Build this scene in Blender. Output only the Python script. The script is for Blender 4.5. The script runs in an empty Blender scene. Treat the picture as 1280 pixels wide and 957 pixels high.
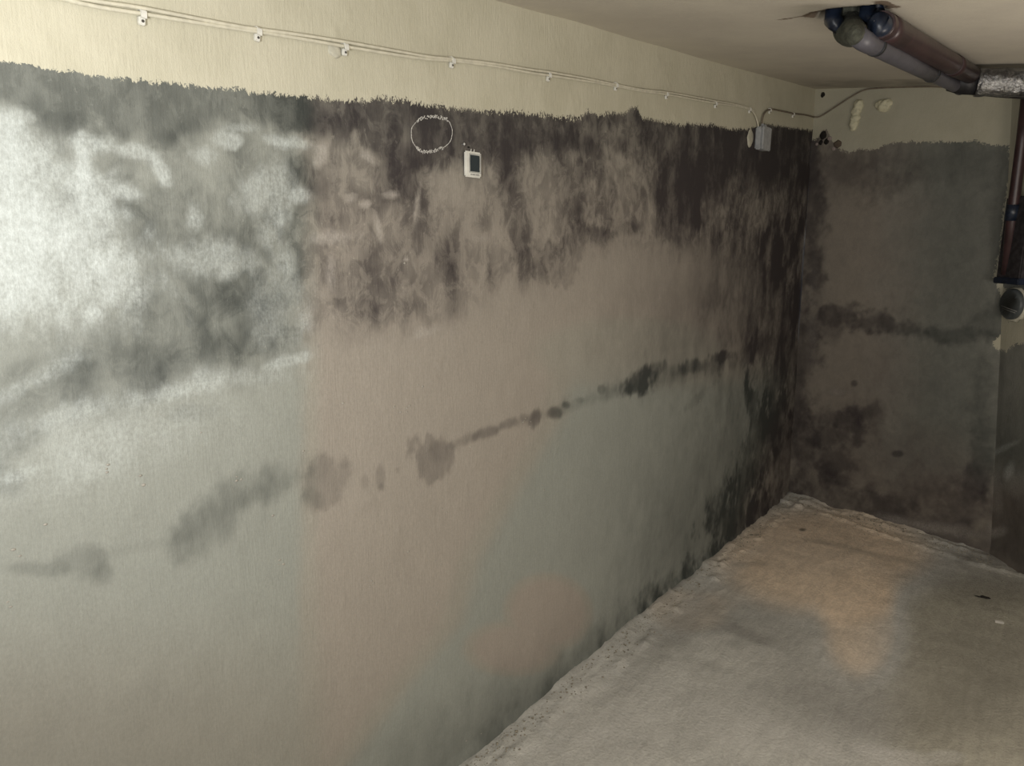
import bpy, bmesh, math, random
import numpy as np
from mathutils import Vector

# ------------------------------------------------------------------ camera
F_PX = 900.0
PITCH, YAW, ROLL = math.radians(11), math.radians(38.4), math.radians(0.4)
CAM = np.array([1.3554, 0.0, 1.6])
fw = np.array([-math.sin(YAW)*math.cos(PITCH), math.cos(YAW)*math.cos(PITCH), -math.sin(PITCH)])
rt0 = np.array([math.cos(YAW), math.sin(YAW), 0.0])
up0 = np.cross(rt0, fw)
rt = rt0*math.cos(ROLL) + up0*math.sin(ROLL)
up = -rt0*math.sin(ROLL) + up0*math.cos(ROLL)

sc = bpy.context.scene
cd = bpy.data.cameras.new('camera')
cam = bpy.data.objects.new('camera', cd)
sc.collection.objects.link(cam)
from mathutils import Matrix
M = Matrix(((rt[0], up[0], -fw[0], CAM[0]), (rt[1], up[1], -fw[1], CAM[1]), (rt[2], up[2], -fw[2], CAM[2]), (0, 0, 0, 1)))
cam.matrix_world = M
cd.sensor_fit = 'HORIZONTAL'; cd.sensor_width = 36.0; cd.lens = 36.0*F_PX/1280.0
cd.clip_start = 0.02
sc.camera = cam

# ------------------------------------------------------------------ world, lights, exposure
w = bpy.data.worlds.new('world'); sc.world = w; w.use_nodes = True
w.node_tree.nodes['Background'].inputs[0].default_value = (0.80, 0.90, 1.0, 1)
w.node_tree.nodes['Background'].inputs[1].default_value = 0.30
def lamp(name, loc, radius, power, col):
    l = bpy.data.lights.new(name, 'POINT'); l.energy = power; l.color = col; l.shadow_soft_size = radius
    o = bpy.data.objects.new(name, l); sc.collection.objects.link(o); o.location = loc
def shaded_lamp(name, loc, target, radius, power, col, cone, blend):
    l = bpy.data.lights.new(name, 'SPOT'); l.energy = power; l.color = col; l.shadow_soft_size = radius; l.spot_size = math.radians(cone); l.spot_blend = blend
    o = bpy.data.objects.new(name, l); sc.collection.objects.link(o); o.location = loc
    o.rotation_euler = (Vector(target)-Vector(loc)).to_track_quat('-Z', 'Y').to_euler()
shaded_lamp('key_lamp', (0.95, -0.15, 1.62), (0.0, 0.95, 1.92), 0.10, 46, (1.0, 1.0, 0.985), 150, 0.9)
lamp('room_lamp', (1.9, 0.2, 1.35), 0.25, 34, (1.0, 0.93, 0.82))
lamp('end_fill', (2.0, 2.3, 1.25), 0.25, 22, (1.0, 0.90, 0.80))  # added fill, no lamp known here; lifts floor, ceiling and end wall
vs = sc.view_settings
vs.view_transform = 'Standard'; vs.look = 'None'; vs.gamma = 1.0; vs.exposure = 0.45
vs.use_curve_mapping = False

# ------------------------------------------------------------------ geometry helpers
def ray(x, y): return rt*(x-640)/F_PX + up*(478.5-y)/F_PX + fw
def project(P):
    v = P - CAM; wd = np.maximum(v@fw, 0.15)
    return 640+F_PX*(v@rt)/wd, 478.5-F_PX*(v@up)/wd
class Plane:
    def __init__(s, p, n): s.p = np.array(p, float); s.n = np.array(n, float)/np.linalg.norm(n)
    def at(s, x, y, off=0.0):
        q = ray(x, y); return CAM + q*(((s.p+s.n*off-CAM)@s.n)/(q@s.n))
LEFT = Plane((0, 0, 0), (1, 0, 0))
C0 = LEFT.at(985, 620); C1 = LEFT.at(1019, 112)
ba = math.radians(12)
BD = np.array([math.cos(ba), -math.sin(ba), 0.0])
bn = np.cross(BD, C1-C0); bn = bn if bn[1] < 0 else -bn
BACK = Plane(C0, bn)
FLOOR = Plane((0, 0, 0), (0, 0, 1))
K1, K2, K3 = LEFT.at(1019, 112), LEFT.at(640, 6), BACK.at(1156, 107)
cn = np.cross(K2-K1, K3-K1); cn = cn if cn[2] < 0 else -cn
CEIL = Plane(K1, cn)
E0, E1 = BACK.at(1238, 690), BACK.at(1265, 125)     # edge where the back wall turns
ra = math.radians(50)
RD = np.array([math.cos(ra), -math.sin(ra), 0.0])
rn = np.cross(RD, E1-E0); rn = rn if rn[1] < 0 else -rn
RIGHT = Plane(E0, rn)
def at_depth(x, y, d):
    q = ray(x, y); return CAM + q*d

def hsh(ix, iy, iz, seed):
    h = (ix*374761393 + iy*668265263 + iz*2147483647//3 + seed*974634777) & 0xffffffff
    h = ((h ^ (h >> 13))*1274126177) & 0xffffffff
    return ((h ^ (h >> 16)) & 0xffff)/65535.0
def vnoise(x, y, seed=0):
    ix = np.floor(x).astype(np.int64); iy = np.floor(y).astype(np.int64)
    fx = x-ix; fy = y-iy; fx = fx*fx*(3-2*fx); fy = fy*fy*(3-2*fy); z = np.zeros_like(ix)
    a = hsh(ix, iy, z, seed); b = hsh(ix+1, iy, z, seed); c = hsh(ix, iy+1, z, seed); d = hsh(ix+1, iy+1, z, seed)
    return (a*(1-fx)+b*fx)*(1-fy)+(c*(1-fx)+d*fx)*fy
def fbm(x, y, seed=0, oc=4):
    s = 0; a = 0.5; t = 0
    for k in range(oc):
        s = s + a*vnoise(x*2**k, y*2**k, seed+k*17); t += a; a *= 0.55
    return s/t*2-1
def sst(a, b, x):
    t = np.clip((x-a)/(b-a), 0, 1); return t*t*(3-2*t)

def grid_mesh(name, P, nu, nv):
    """P: (nu*nv,3) vertices row by row (v outer)."""
    me = bpy.data.meshes.new(name)
    me.vertices.add(nu*nv); me.vertices.foreach_set('co', P.astype(np.float32).ravel())
    i = np.arange(nu-1)[None, :] + nu*np.arange(nv-1)[:, None]
    q = np.stack([i, i+1, i+1+nu, i+nu], -1).reshape(-1, 4).astype(np.int32)
    n = len(q)
    me.loops.add(n*4); me.loops.foreach_set('vertex_index', q.ravel())
    me.polygons.add(n); me.polygons.foreach_set('loop_start', np.arange(0, n*4, 4, dtype=np.int32))
    me.polygons.foreach_set('use_smooth', np.ones(n, bool))
    me.update(); me.validate()
    return me
def set_attr(me, name, val):
    a = me.attributes.new(name, 'FLOAT', 'POINT'); a.data.foreach_set('value', np.asarray(val, np.float32))

def link(name, me, mat=None, parent=None, label=None, cat=None, group=None, kind=None):
    o = bpy.data.objects.new(name, me); sc.collection.objects.link(o)
    if mat and me is not None: me.materials.clear(); me.materials.append(mat)
    if parent: o.parent = parent
    for k, v in (('label', label), ('category', cat), ('group', group), ('kind', kind)):
        if v: o[k] = v
    return o

# ------------------------------------------------------------------ material helpers
class NT:
    def __init__(s, name):
        s.m = bpy.data.materials.new(name); s.m.use_nodes = True; s.t = s.m.node_tree
        s.b = s.t.nodes['Principled BSDF']; s.tc = s.t.nodes.new('ShaderNodeTexCoord')
    def lk(s, a, b): s.t.links.new(a, b)
    def put(s, sock, v):
        if isinstance(v, (int, float)): sock.default_value = v
        elif isinstance(v, tuple): sock.default_value = v if len(v) == 4 else (*v, 1)
        else: s.lk(v, sock)
    def math(s, op, a, b=0.0, c=0.0, clamp=False):
        n = s.t.nodes.new('ShaderNodeMath'); n.operation = op; n.use_clamp = clamp
        s.put(n.inputs[0], a); s.put(n.inputs[1], b); s.put(n.inputs[2], c); return n.outputs[0]
    def noise(s, scale, vec=(1, 1, 1), detail=6, rough=0.6, dist=0.0, off=(0, 0, 0)):
        mp = s.t.nodes.new('ShaderNodeMapping'); s.lk(s.tc.outputs['Object'], mp.inputs[0])
        mp.inputs['Scale'].default_value = vec; mp.inputs['Location'].default_value = off
        n = s.t.nodes.new('ShaderNodeTexNoise'); s.lk(mp.outputs[0], n.inputs['Vector'])
        n.inputs['Scale'].default_value = scale; n.inputs['Detail'].default_value = detail
        n.inputs['Roughness'].default_value = rough; n.inputs['Distortion'].default_value = dist
        return n.outputs[0]
    def attr(s, name):
        n = s.t.nodes.new('ShaderNodeAttribute'); n.attribute_name = name; return n.outputs['Fac']
    def mix(s, f, a, b):
        n = s.t.nodes.new('ShaderNodeMix'); n.data_type = 'RGBA'
        s.put(n.inputs[0], f); s.put(n.inputs[6], a); s.put(n.inputs[7], b); return n.outputs[2]
    def step(s, lo, hi, v):
        n = s.t.nodes.new('ShaderNodeMapRange'); n.interpolation_type = 'SMOOTHSTEP'
        s.put(n.inputs[0], v); s.put(n.inputs[1], lo); s.put(n.inputs[2], hi); return n.outputs[0]
    def mul(s, c, f):
        n = s.t.nodes.new('ShaderNodeVectorMath'); n.operation = 'SCALE'
        s.put(n.inputs[0], c); s.put(n.inputs[3], f); return n.outputs[0]
    def bump(s, h, dist, strength=1.0):
        n = s.t.nodes.new('ShaderNodeBump'); n.inputs['Distance'].default_value = dist
        n.inputs['Strength'].default_value = strength; s.lk(h, n.inputs['Height']); s.lk(n.outputs[0], s.b.inputs['Normal'])
    def out(s, col, rough=0.9, metal=0.0, spec=0.3):
        s.put(s.b.inputs['Base Color'], col); s.put(s.b.inputs['Roughness'], rough)
        s.put(s.b.inputs['Metallic'], metal); s.b.inputs['Specular IOR Level'].default_value = spec
        return s.m
def simple(name, col, rough=0.6, metal=0.0, spec=0.4, var=0.25, sc_=40, bump=0.0008, dark=None):
    t = NT(name); n = t.noise(sc_, detail=5)
    c2 = dark or tuple(c*(1-var) for c in col)
    c = t.mix(t.step(0.35, 0.65, n), col, c2)
    if bump: t.bump(t.noise(sc_*3, detail=4), bump)
    return t.out(c, rough, metal, spec)

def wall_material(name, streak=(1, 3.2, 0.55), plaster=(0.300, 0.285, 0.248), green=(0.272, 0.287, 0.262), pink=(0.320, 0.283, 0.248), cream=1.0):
    t = NT(name)
    dk, sl, pt, hu = t.attr('dark'), t.attr('salt'), t.attr('paint'), t.attr('hue')
    st = t.noise(9, streak, 8, 0.65, 0.4); md = t.noise(14, (1, 1, .7), 9, 0.68); fn = t.noise(160, (1, 1, .8), 5, 0.7)
    gr = t.noise(420, (1, 1, 1), 3, 0.6)
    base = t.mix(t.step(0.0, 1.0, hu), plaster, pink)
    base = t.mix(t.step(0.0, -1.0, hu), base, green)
    base = t.mul(base, t.math('MULTIPLY_ADD', md, 0.22, 0.89)) 
    # mould and some painted shade: a dark film broken up by streaks and speckle
    mask = t.math('MULTIPLY', dk, 2.2, clamp=True)
    br = t.math('ADD', t.math('MULTIPLY_ADD', st, 0.7, -0.35), t.math('ADD', t.math('MULTIPLY_ADD', md, 1.3, -0.65), t.math('MULTIPLY_ADD', fn, 0.5, -0.25)))
    dd = t.math('MULTIPLY_ADD', br, t.math('MULTIPLY', mask, t.math('MULTIPLY_ADD', t.attr('mottle'), .24, .18)), dk, clamp=True)
    pn = t.step(.43, .57, t.noise(20, (1, 1, .75), 10, .72, .6)); zone_ = t.math('MULTIPLY', dk, t.math('MULTIPLY', 4.0, t.math('SUBTRACT', 1.0, dk, clamp=True)), clamp=True)
    zone_ = t.math('MULTIPLY', zone_, t.attr('mottle'))
    dd = t.math('MULTIPLY_ADD', t.math('MULTIPLY_ADD', pn, .30, -.15), zone_, dd, clamp=True)
    spk = t.math('MULTIPLY', t.step(.66, .72, t.noise(75, (1, 1, .8), 4, .6)), t.math('MULTIPLY', zone_, .30))
    dd = t.math('SUBTRACT', dd, spk, clamp=True)
    mould = t.mix(t.step(-0.6, 0.6, hu), (0.045, 0.050, 0.047), (0.046, 0.039, 0.040))
    col = t.mix(dd, base, mould)
    # pale salt bloom
    sm = t.math('MULTIPLY', sl, 2.5, clamp=True)
    ss = t.math('MULTIPLY_ADD', t.math('ADD', t.math('MULTIPLY_ADD', md, 1.5, -0.75), t.math('MULTIPLY_ADD', fn, 1.5, -0.75)), t.math('MULTIPLY', sm, 0.7), sl, clamp=True)
    col = t.mix(ss, col, t.mix(t.step(-0.5, 0.5, hu), (0.49, 0.525, 0.515), (0.42, 0.39, 0.36)))
    # grain
    col = t.mul(col, t.math('MULTIPLY_ADD', fn, 0.40, 0.80))
    # cream paint with a brushed ragged edge
    bn1 = t.noise(60, (1, 1.2, .8), 4, 0.75, 1.5); bn2 = t.noise(26, (1, 1, .3), 3, 0.6)
    pm = t.step(-0.0008, 0.0008, t.math('ADD', pt, t.math('ADD', t.math('MULTIPLY_ADD', bn1, 0.085, -0.0425), t.math('MULTIPLY_ADD', bn2, 0.03, -0.015))))
    pc = t.mix(t.step(0.35, 0.7, t.noise(5, (1, 1, 1), 5)), (0.54*cream, 0.515*cream, 0.41*cream), (0.49*cream, 0.467*cream, 0.365*cream))
    pc = t.mul(pc, t.math('MULTIPLY_ADD', fn, 0.12, 0.94))
    col = t.mix(pm, col, pc)
    h = t.math('ADD', t.math('MULTIPLY', gr, 0.4), t.math('ADD', t.math('MULTIPLY', t.noise(70, (1, 1, .5), 5, .6), 0.9), t.math('MULTIPLY', t.noise(150, (1, 1.6, .12), 3, .5), 0.5)))
    t.bump(h, 0.0026, 0.6)
    return t.out(col, t.math('MULTIPLY_ADD', pm, -0.12, 0.93), 0.0, 0.25)

# ------------------------------------------------------------------ stain and painted shade fields, placed on the surfaces
def ell(X, Y, wx, wy, L):
    """soft ragged patches; L rows: cx, cy, rx, ry, rot, strength, softness"""
    acc = np.zeros_like(X)
    for (cx, cy, rx, ry, rot, s, e) in L:
        R = max(rx, ry)*2.6
        m = (np.abs(X-cx) < R) & (np.abs(Y-cy) < R)
        if not m.any(): continue
        a = math.radians(rot); dx = X[m]-cx; dy = Y[m]-cy
        u = (dx*math.cos(a)+dy*math.sin(a))/rx; v = (-dx*math.sin(a)+dy*math.cos(a))/ry
        k = min(1.0, max(rx, ry)/22.0)*(0.4 if e >= .8 else 1.0); r = np.sqrt(u*u+v*v) + (wx[m]*0.95 + wy[m]*0.40)*k
        f = s*(1-sst(max(0, 1-e*1.15), 1+e*1.15, r))
        acc[m] = 1-(1-acc[m])*(1-f) if s > 0 else acc[m]
    return acc
def zone(X, Y, top, bot, st, soft_t, soft_b, jag):
    """band between two polylines"""
    yt = np.interp(X, [p[0] for p in top], [p[1] for p in top]); yb = np.interp(X, [p[0] for p in bot], [p[1] for p in bot])
    s = np.interp(X, [p[0] for p in st], [p[1] for p in st])
    return s*sst(-soft_t, soft_t, Y-yt+jag)*sst(-soft_b, soft_b, yb-Y+jag)

PAINT_L = [(-200, 50), (0, 78), (40, 83), (70, 88), (130, 97), (200, 103), (300, 113), (358, 119), (406, 123), (440, 128), (462, 125), (483, 122), (526, 131), (579, 138), (640, 141), (715, 147), (728, 145), (735, 138), (740, 144), (784, 141), (789, 135), (798, 135), (802, 146), (824, 151), (850, 156), (883, 155), (912, 161), (935, 162), (957, 155), (1014, 163), (1100, 168)]
BAND_B = [(-200, 120), (0, 136), (40, 138), (75, 155), (110, 163), (150, 172), (185, 180), (220, 172), (245, 158), (300, 150), (340, 160), (380, 168), (420, 165), (450, 185), (475, 215), (500, 245), (530, 215), (580, 205), (620, 200), (660, 185), (720, 190), (760, 185), (800, 215), (820, 260), (860, 275), (910, 260), (960, 245), (1020, 240), (1100, 240)]
MID_B = [(-200, 640), (0, 565), (60, 530), (150, 508), (230, 475), (330, 458), (380, 440), (420, 428), (500, 410), (560, 395), (600, 370), (640, 350), (700, 352), (715, 320), (770, 296), (830, 300), (850, 300), (880, 295), (940, 330), (1000, 380), (1100, 400)]

def fields_left(X, Y, S, Z):
    wx = fbm(S*14, Z*9, 3, 5); wy = fbm(S*50, Z*34, 11, 3)
    j1 = wx*22 + wy*8
    D = zone(X, Y, [(x, y-20) for x, y in PAINT_L], BAND_B, [(-200, .45), (0, .50), (200, .56), (380, .80), (520, .86), (620, .74), (700, .70), (790, .72), (850, .84), (1020, .92)], 6, 14, j1*.8)
    streaks = fbm(S*16, Z*2.6, 21, 5)
    mid = zone(X, Y, BAND_B, MID_B, [(-200, .18), (0, .18), (120, .26), (200, .36), (360, .32), (440, .30), (560, .27), (700, .34), (800, .36), (860, .46), (960, .60)], 16, 34, j1*1.6)
    mot = fbm(S*9, Z*7, 23, 6)
    mid = mid*np.clip(1.0 + 0.7*streaks*(0.3+0.7*sst(400, 600, X)) + 1.5*mot, 0, 2.2)
    D = 1-(1-D)*(1-np.clip(mid, 0, .95))
    EL = [
      # left third
      (-20, 250, 10, 10, 0, .3, .3), (150, 210, 26, 20, 10, .30, .3), (120, 245, 50, 22, 0, .28, .4), (210, 250, 60, 40, 0, .34, .4), (300, 235, 22, 60, 0, .34, .4),
      (230, 300, 80, 26, 0, .22, .5), (62, 212, 17, 15, 0, .22, .3), (320, 318, 28, 14, 0, .3, .4), (280, 375, 110, 20, -3, .16, .6), (190, 365, 60, 26, 0, .12, .5), (330, 415, 60, 30, 0, .2, .5),
      (60, 480, 110, 24, -22, .20, .6), (190, 450, 130, 26, -12, .20, .6), (300, 440, 60, 20, -10, .18, .5), (10, 600, 22, 16, 10, .30, .4), (20, 555, 40, 16, -30, .30, .5), (30, 460, 30, 12, -25, .2, .5), (238, 515, 28, 9, 0, .2, .5),
      (105, 700, 30, 21, 0, .24, .35), (40, 711, 40, 10, 0, .25, .4), (128, 718, 12, 14, 20, .2, .4),
      (262, 655, 62, 36, -28, .30, .4), (300, 625, 70, 20, -28, .18, .6), (330, 615, 60, 14, -25, .2, .6), (180, 682, 60, 8, -12, .14, .6),
      (404, 602, 34, 22, -55, .28, .25), (390, 625, 12, 14, 0, .2, .3), (456, 602, 5, 8, 0, .2, .4), (475, 595, 5, 13, 0, .26, .4), (477, 609, 4, 4, 0, .3, .4), (497, 587, 3, 3, 0, .2, .4), (430, 580, 8, 5, 0, .15, .5),
      (536, 574, 29, 24, -30, .36, .2), (552, 562, 12, 12, 0, .22, .5),
      (580, 550, 18, 5, -20, .25, .5), (610, 540, 18, 6, -20, .35, .4), (635, 530, 16, 6, -20, .3, .4), (655, 522, 6, 5, 0, .3, .4), (670, 523, 7, 12, 20, .5, .3), (692, 516, 10, 8, 0, .55, .3),
      (708, 506, 5, 4, 0, .5, .4), (725, 500, 6, 4, 0, .35, .4), (752, 487, 5, 6, 0, .6, .3), (798, 477, 22, 12, -40, .8, .35), (815, 462, 14, 8, -20, .5, .4), (790, 487, 8, 6, 0, .5, .4), (845, 463, 14, 6, 0, .3, .5),
      (868, 458, 16, 8, -15, .7, .4), (905, 445, 16, 7, 0, .75, .3), (915, 455, 5, 9, 0, .6, .4), (938, 440, 10, 14, 10, .8, .4), (955, 430, 20, 14, -20, .6, .5),
      (890, 455, 30, 8, -12, .35, .6), (840, 470, 90, 9, -14, .3, .7), (700, 512, 100, 6, -17, .22, .7),
      # middle mould
      (410, 150, 50, 18, 0, .45, .4), (500, 150, 60, 22, 0, .55, .4), (500, 215, 28, 34, 10, .55, .4), (525, 245, 18, 20, 0, .55, .4), (480, 240, 20, 25, 0, .45, .5), (450, 250, 30, 16, 0, .35, .5), (400, 230, 30, 20, 0, .3, .4),
      (375, 205, 16, 12, 0, .35, .4), (385, 215, 20, 10, 0, .3, .4), (600, 170, 60, 30, 0, .5, .5), (660, 178, 70, 16, 0, .5, .5), (555, 165, 30, 22, 0, .5, .5), (720, 175, 30, 12, 0, .4, .5),
      (462, 375, 14, 34, 0, .28, .5), (440, 330, 40, 30, 0, .14, .6), (530, 280, 30, 34, 0, .24, .5), (540, 330, 60, 30, 0, .14, .6), (560, 385, 10, 20, 10, .25, .5),
      (684, 328, 32, 26, -10, .62, .14), (700, 322, 18, 24, 0, .4, .2), (655, 310, 18, 44, 0, .40, .4), (642, 250, 14, 60, 0, .40, .5), (605, 290, 8, 40, 0, .34, .5), (630, 220, 12, 40, 0, .35, .5), (618, 330, 12, 28, 0, .3, .5),
      (700, 250, 12, 60, 0, .3, .5), (742, 205, 18, 26, -20, .70, .4), (755, 250, 15, 44, 0, .58, .4), (745, 292, 24, 18, 0, .64, .25), (720, 305, 16, 14, 0, .4, .4), (785, 285, 14, 9, 0, .45, .4), (775, 180, 14, 10, 0, .75, .4), (740, 150, 50, 10, 0, .5, .5),
      (835, 262, 15, 30, 0, .85, .35), (846, 288, 24, 14, 0, .85, .35), (871, 275, 11, 22, 10, .9, .35), (850, 255, 34, 40, 0, .5, .5), (850, 300, 12, 12, 0, .6, .4), (820, 240, 10, 20, 0, .6, .5), (860, 225, 30, 40, 30, .72, .5), (830, 185, 30, 40, 0, .65, .5),
      (905, 195, 50, 26, -20, .94, .5), (935, 205, 22, 18, 0, .85, .5), (880, 215, 26, 26, 0, .8, .5), (985, 172, 40, 8, 0, .95, .4), (970, 200, 60, 40, 0, .62, .6), (925, 170, 30, 14, 0, .8, .5),
      (1012, 300, 14, 220, 3, .55, .5), (990, 240, 30, 60, 0, .45, .6), (960, 330, 40, 90, 0, .30, .7), (905, 300, 40, 60, 0, .25, .7), (890, 340, 16, 60, 0, .2, .6), (950, 400, 30, 40, 0, .35, .6),
      (560, 270, 200, 90, 0, .16, .9), (880, 330, 110, 60, 0, .30, .9), (950, 390, 110, 110, 10, .28, 1.0), (880, 430, 90, 40, -14, .22, .9), (980, 520, 60, 160, 6, .42, .9), (850, 350, 90, 60, 0, .14, .9), (860, 590, 120, 110, 0, .16, .9),  # broad soft darkening, partly light falloff toward the corner painted in
      # near the corner and the floor: mould, damp and painted occlusion shade
      (985, 430, 25, 70, 4, .60, .6), (938, 500, 7, 28, -6, .92, .3), (944, 550, 9, 34, 4, .92, .35), (955, 530, 14, 24, 0, .85, .4), (970, 510, 12, 34, 8, .92, .35), (966, 540, 14, 24, 0, .85, .4), (980, 560, 20, 60, 0, .55, .6), (975, 470, 12, 20, 10, .8, .4), (940, 590, 20, 30, 30, .70, .5),
      (920, 640, 26, 34, 40, .88, .5), (905, 660, 22, 24, 40, .75, .5), (930, 605, 14, 24, 35, .7, .5), (950, 640, 24, 40, 45, .70, .6), (900, 700, 44, 22, -40, .8, .6),
      (850, 740, 60, 22, -38, .75, .6), (780, 800, 80, 24, -40, .60, .8), (700, 870, 90, 26, -41, .52, .8), (635, 930, 90, 24, -42, .50, .8), (680, 880, 150, 50, -41, .26, .9), (580, 960, 150, 60, -25, .30, .9), (60, 960, 300, 110, 0, .14, .9), (960, 690, 60, 24, -38, .8, .5),
      (870, 500, 20, 4, -40, .25, .6), (900, 590, 50, 80, 30, .25, .9), (860, 680, 70, 60, -40, .30, .9),
    ]
    e = ell(X, Y, wx, wy, EL)
    D = 1-(1-D)*(1-e)
    D *= np.clip(1+.18*streaks+.35*mot, 0, 2)
    # cleaner, drier patches inside the mould
    LT = [(285, 176, 27, 12, 5, .8, .25), (253, 194, 19, 15, 8, .8, .25), (200, 215, 10, 22, -25, .55, .4), (170, 188, 26, 10, 8, .5, .4), (140, 180, 20, 10, 0, .4, .4), (40, 200, 120, 60, 0, .55, .5), (30, 300, 90, 90, 0, .6, .6),
          (325, 240, 36, 44, 0, .5, .4), (262, 325, 60, 22, 5, .45, .4), (340, 320, 26, 30, 0, .35, .4), (160, 240, 22, 10, 20, .35, .5), (100, 345, 60, 60, 0, .3, .6), (240, 268, 16, 26, 0, .3, .5),
          (370, 175, 26, 8, 15, .55, .4), (400, 195, 14, 18, 10, .45, .4), (462, 196, 12, 8, 30, .65, .4), (443, 170, 5, 8, 0, .5, .4), (520, 258, 3, 26, 10, .6, .5), (455, 255, 8, 5, 0, .6, .4), (487, 245, 10, 5, 0, .5, .4), (472, 285, 5, 14, -20, .5, .5),
          (560, 235, 40, 26, 0, .40, .5), (590, 265, 50, 30, 0, .30, .6), (690, 225, 20, 40, 0, .4, .6), (670, 280, 8, 50, 0, .4, .5), (740, 340, 60, 34, 0, .6, .6), (790, 235, 24, 50, 0, .45, .5), (765, 215, 5, 14, -30, .6, .4), (810, 330, 60, 36, 0, .4, .6),
          (880, 260, 4, 16, 0, .4, .5), (865, 340, 30, 24, 0, .25, .6), (930, 262, 40, 22, 0, .25, .6), (610, 310, 24, 20, 0, .4, .5), (450, 440, 120, 34, -6, .5, .6), (380, 290, 30, 20, 0, .4, .5), (420, 290, 26, 12, 0, .4, .5)]
    D *= 1-ell(X, Y, wx, wy, LT)*.85
    # pale salt bloom
    SL = [(30, 190, 90, 46, 5, .42, .5), (20, 270, 90, 90, 0, .58, .7), (60, 330, 100, 70, 0, .50, .6), (110, 180, 40, 16, 10, .5, .4), (170, 190, 30, 10, 10, .4, .4), (200, 215, 11, 22, -25, .4, .4),
          (285, 176, 27, 11, 5, .40, .35), (253, 194, 19, 14, 8, .42, .35), (325, 235, 34, 40, 0, .34, .4), (338, 285, 18, 28, 0, .3, .4), (265, 325, 60, 22, 5, .34, .5), (240, 270, 10, 20, 0, .4, .5), (160, 240, 22, 12, 15, .45, .4), (100, 300, 40, 60, 0, .4, .6),
          (135, 330, 30, 40, 0, .35, .6), (160, 360, 18, 14, 0, .3, .6), (300, 160, 20, 6, 0, .3, .6), (345, 178, 22, 6, 15, .5, .4), (375, 180, 30, 7, 14, .45, .5), (400, 195, 10, 18, 20, .35, .5), (462, 196, 12, 7, 30, .45, .4), (455, 255, 7, 4, 0, .6, .3), (487, 243, 10, 4, 0, .4, .4), (437, 247, 8, 6, 0, .4, .4), (472, 285, 4, 16, -15, .4, .5), (418, 297, 30, 8, -5, .45, .5), (375, 245, 14, 8, 0, .4, .5), (412, 340, 6, 20, 0, .3, .6), (507, 324, 3, 3, 0, .6, .3), (520, 260, 4, 24, 8, .3, .5),
          (15, 490, 40, 8, -25, .2, .6), (60, 465, 40, 10, -25, .2, .5), (100, 512, 70, 12, -18, .24, .7), (200, 492, 60, 10, -14, .24, .6), (310, 470, 40, 12, 0, .22, .6), (220, 490, 30, 6, -10, .22, .5), (352, 452, 26, 6, -12, .4, .5), (120, 550, 140, 50, -16, .14, .9), (130, 560, 100, 30, -20, .16, .7), (350, 380, 40, 50, 0, .2, .7), (380, 400, 12, 16, 0, .3, .6), (30, 590, 30, 8, -20, .3, .5), (530, 415, 18, 8, -20, .3, .5), (598, 298, 10, 4, 0, .2, .5)]
    ybb = np.interp(X, [p[0] for p in BAND_B], [p[1] for p in BAND_B]); Sx = ell(X, Y, wx, wy, SL)*sst(-14, 8, Y-ybb+wx*14+wy*6)
    # local colour shift: greenish left and lower right, pinkish between
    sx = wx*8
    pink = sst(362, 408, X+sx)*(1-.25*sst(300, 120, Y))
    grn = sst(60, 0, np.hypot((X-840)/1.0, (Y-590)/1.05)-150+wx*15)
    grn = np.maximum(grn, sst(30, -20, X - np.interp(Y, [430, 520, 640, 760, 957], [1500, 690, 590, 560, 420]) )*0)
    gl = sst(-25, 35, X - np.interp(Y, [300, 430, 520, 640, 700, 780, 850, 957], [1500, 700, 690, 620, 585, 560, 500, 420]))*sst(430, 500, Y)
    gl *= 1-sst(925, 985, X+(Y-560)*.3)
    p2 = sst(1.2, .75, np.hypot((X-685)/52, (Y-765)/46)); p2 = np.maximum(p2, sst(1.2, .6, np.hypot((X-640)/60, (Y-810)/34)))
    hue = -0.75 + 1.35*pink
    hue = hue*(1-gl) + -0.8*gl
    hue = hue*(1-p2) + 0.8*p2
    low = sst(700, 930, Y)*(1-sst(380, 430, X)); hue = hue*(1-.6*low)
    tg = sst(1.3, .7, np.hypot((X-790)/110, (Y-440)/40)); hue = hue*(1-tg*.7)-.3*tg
    # paint: signed distance above the edge, in metres
    yp = np.interp(X, [p[0] for p in PAINT_L], [p[1] for p in PAINT_L])
    ppm = np.interp(X, [0, 300, 640, 1000], [265, 400, 460, 220])
    paint = (yp - Y)/ppm*1.0
    return D, Sx, hue, paint

# ------------------------------------------------------------------ left wall
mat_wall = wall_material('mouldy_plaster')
s_arr = np.concatenate([np.arange(-2.4, 0.2, 0.08), np.arange(0.2, 2.4, 0.0055), np.arange(2.4, 4.66, 0.008)])
z_arr = np.arange(-0.12, 2.56, 0.0065)
S, Z = np.meshgrid(s_arr, z_arr); S = S.ravel(); Z = Z.ravel()
und = fbm(S*1.1, Z*1.3, 5, 3)*0.010 + fbm(S*7, Z*7, 9, 3)*0.0022 + np.maximum(fbm(S*26, Z*22, 31, 3)-.45, 0)*0.004
und = np.where(und > 0, und, und)
P = np.stack([und, S, Z], 1)
cove = sst(0.05, -0.02, Z)*0.02*(0.5+.5*(fbm(S*5, Z*0, 71, 3)+1)*.5)
P[:, 0] += cove*sst(.4, 1.2, S)
Sc = np.maximum(S, 0.25)
X, Y = project(np.stack([np.zeros_like(S), Sc, Z], 1))
me = grid_mesh('wall_left', P, len(s_arr), len(z_arr))
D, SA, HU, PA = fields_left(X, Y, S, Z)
PA = np.where(S < 0.25, Z-1.865, PA)
ym = np.interp(X, [p[0] for p in MID_B], [p[1] for p in MID_B])
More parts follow.
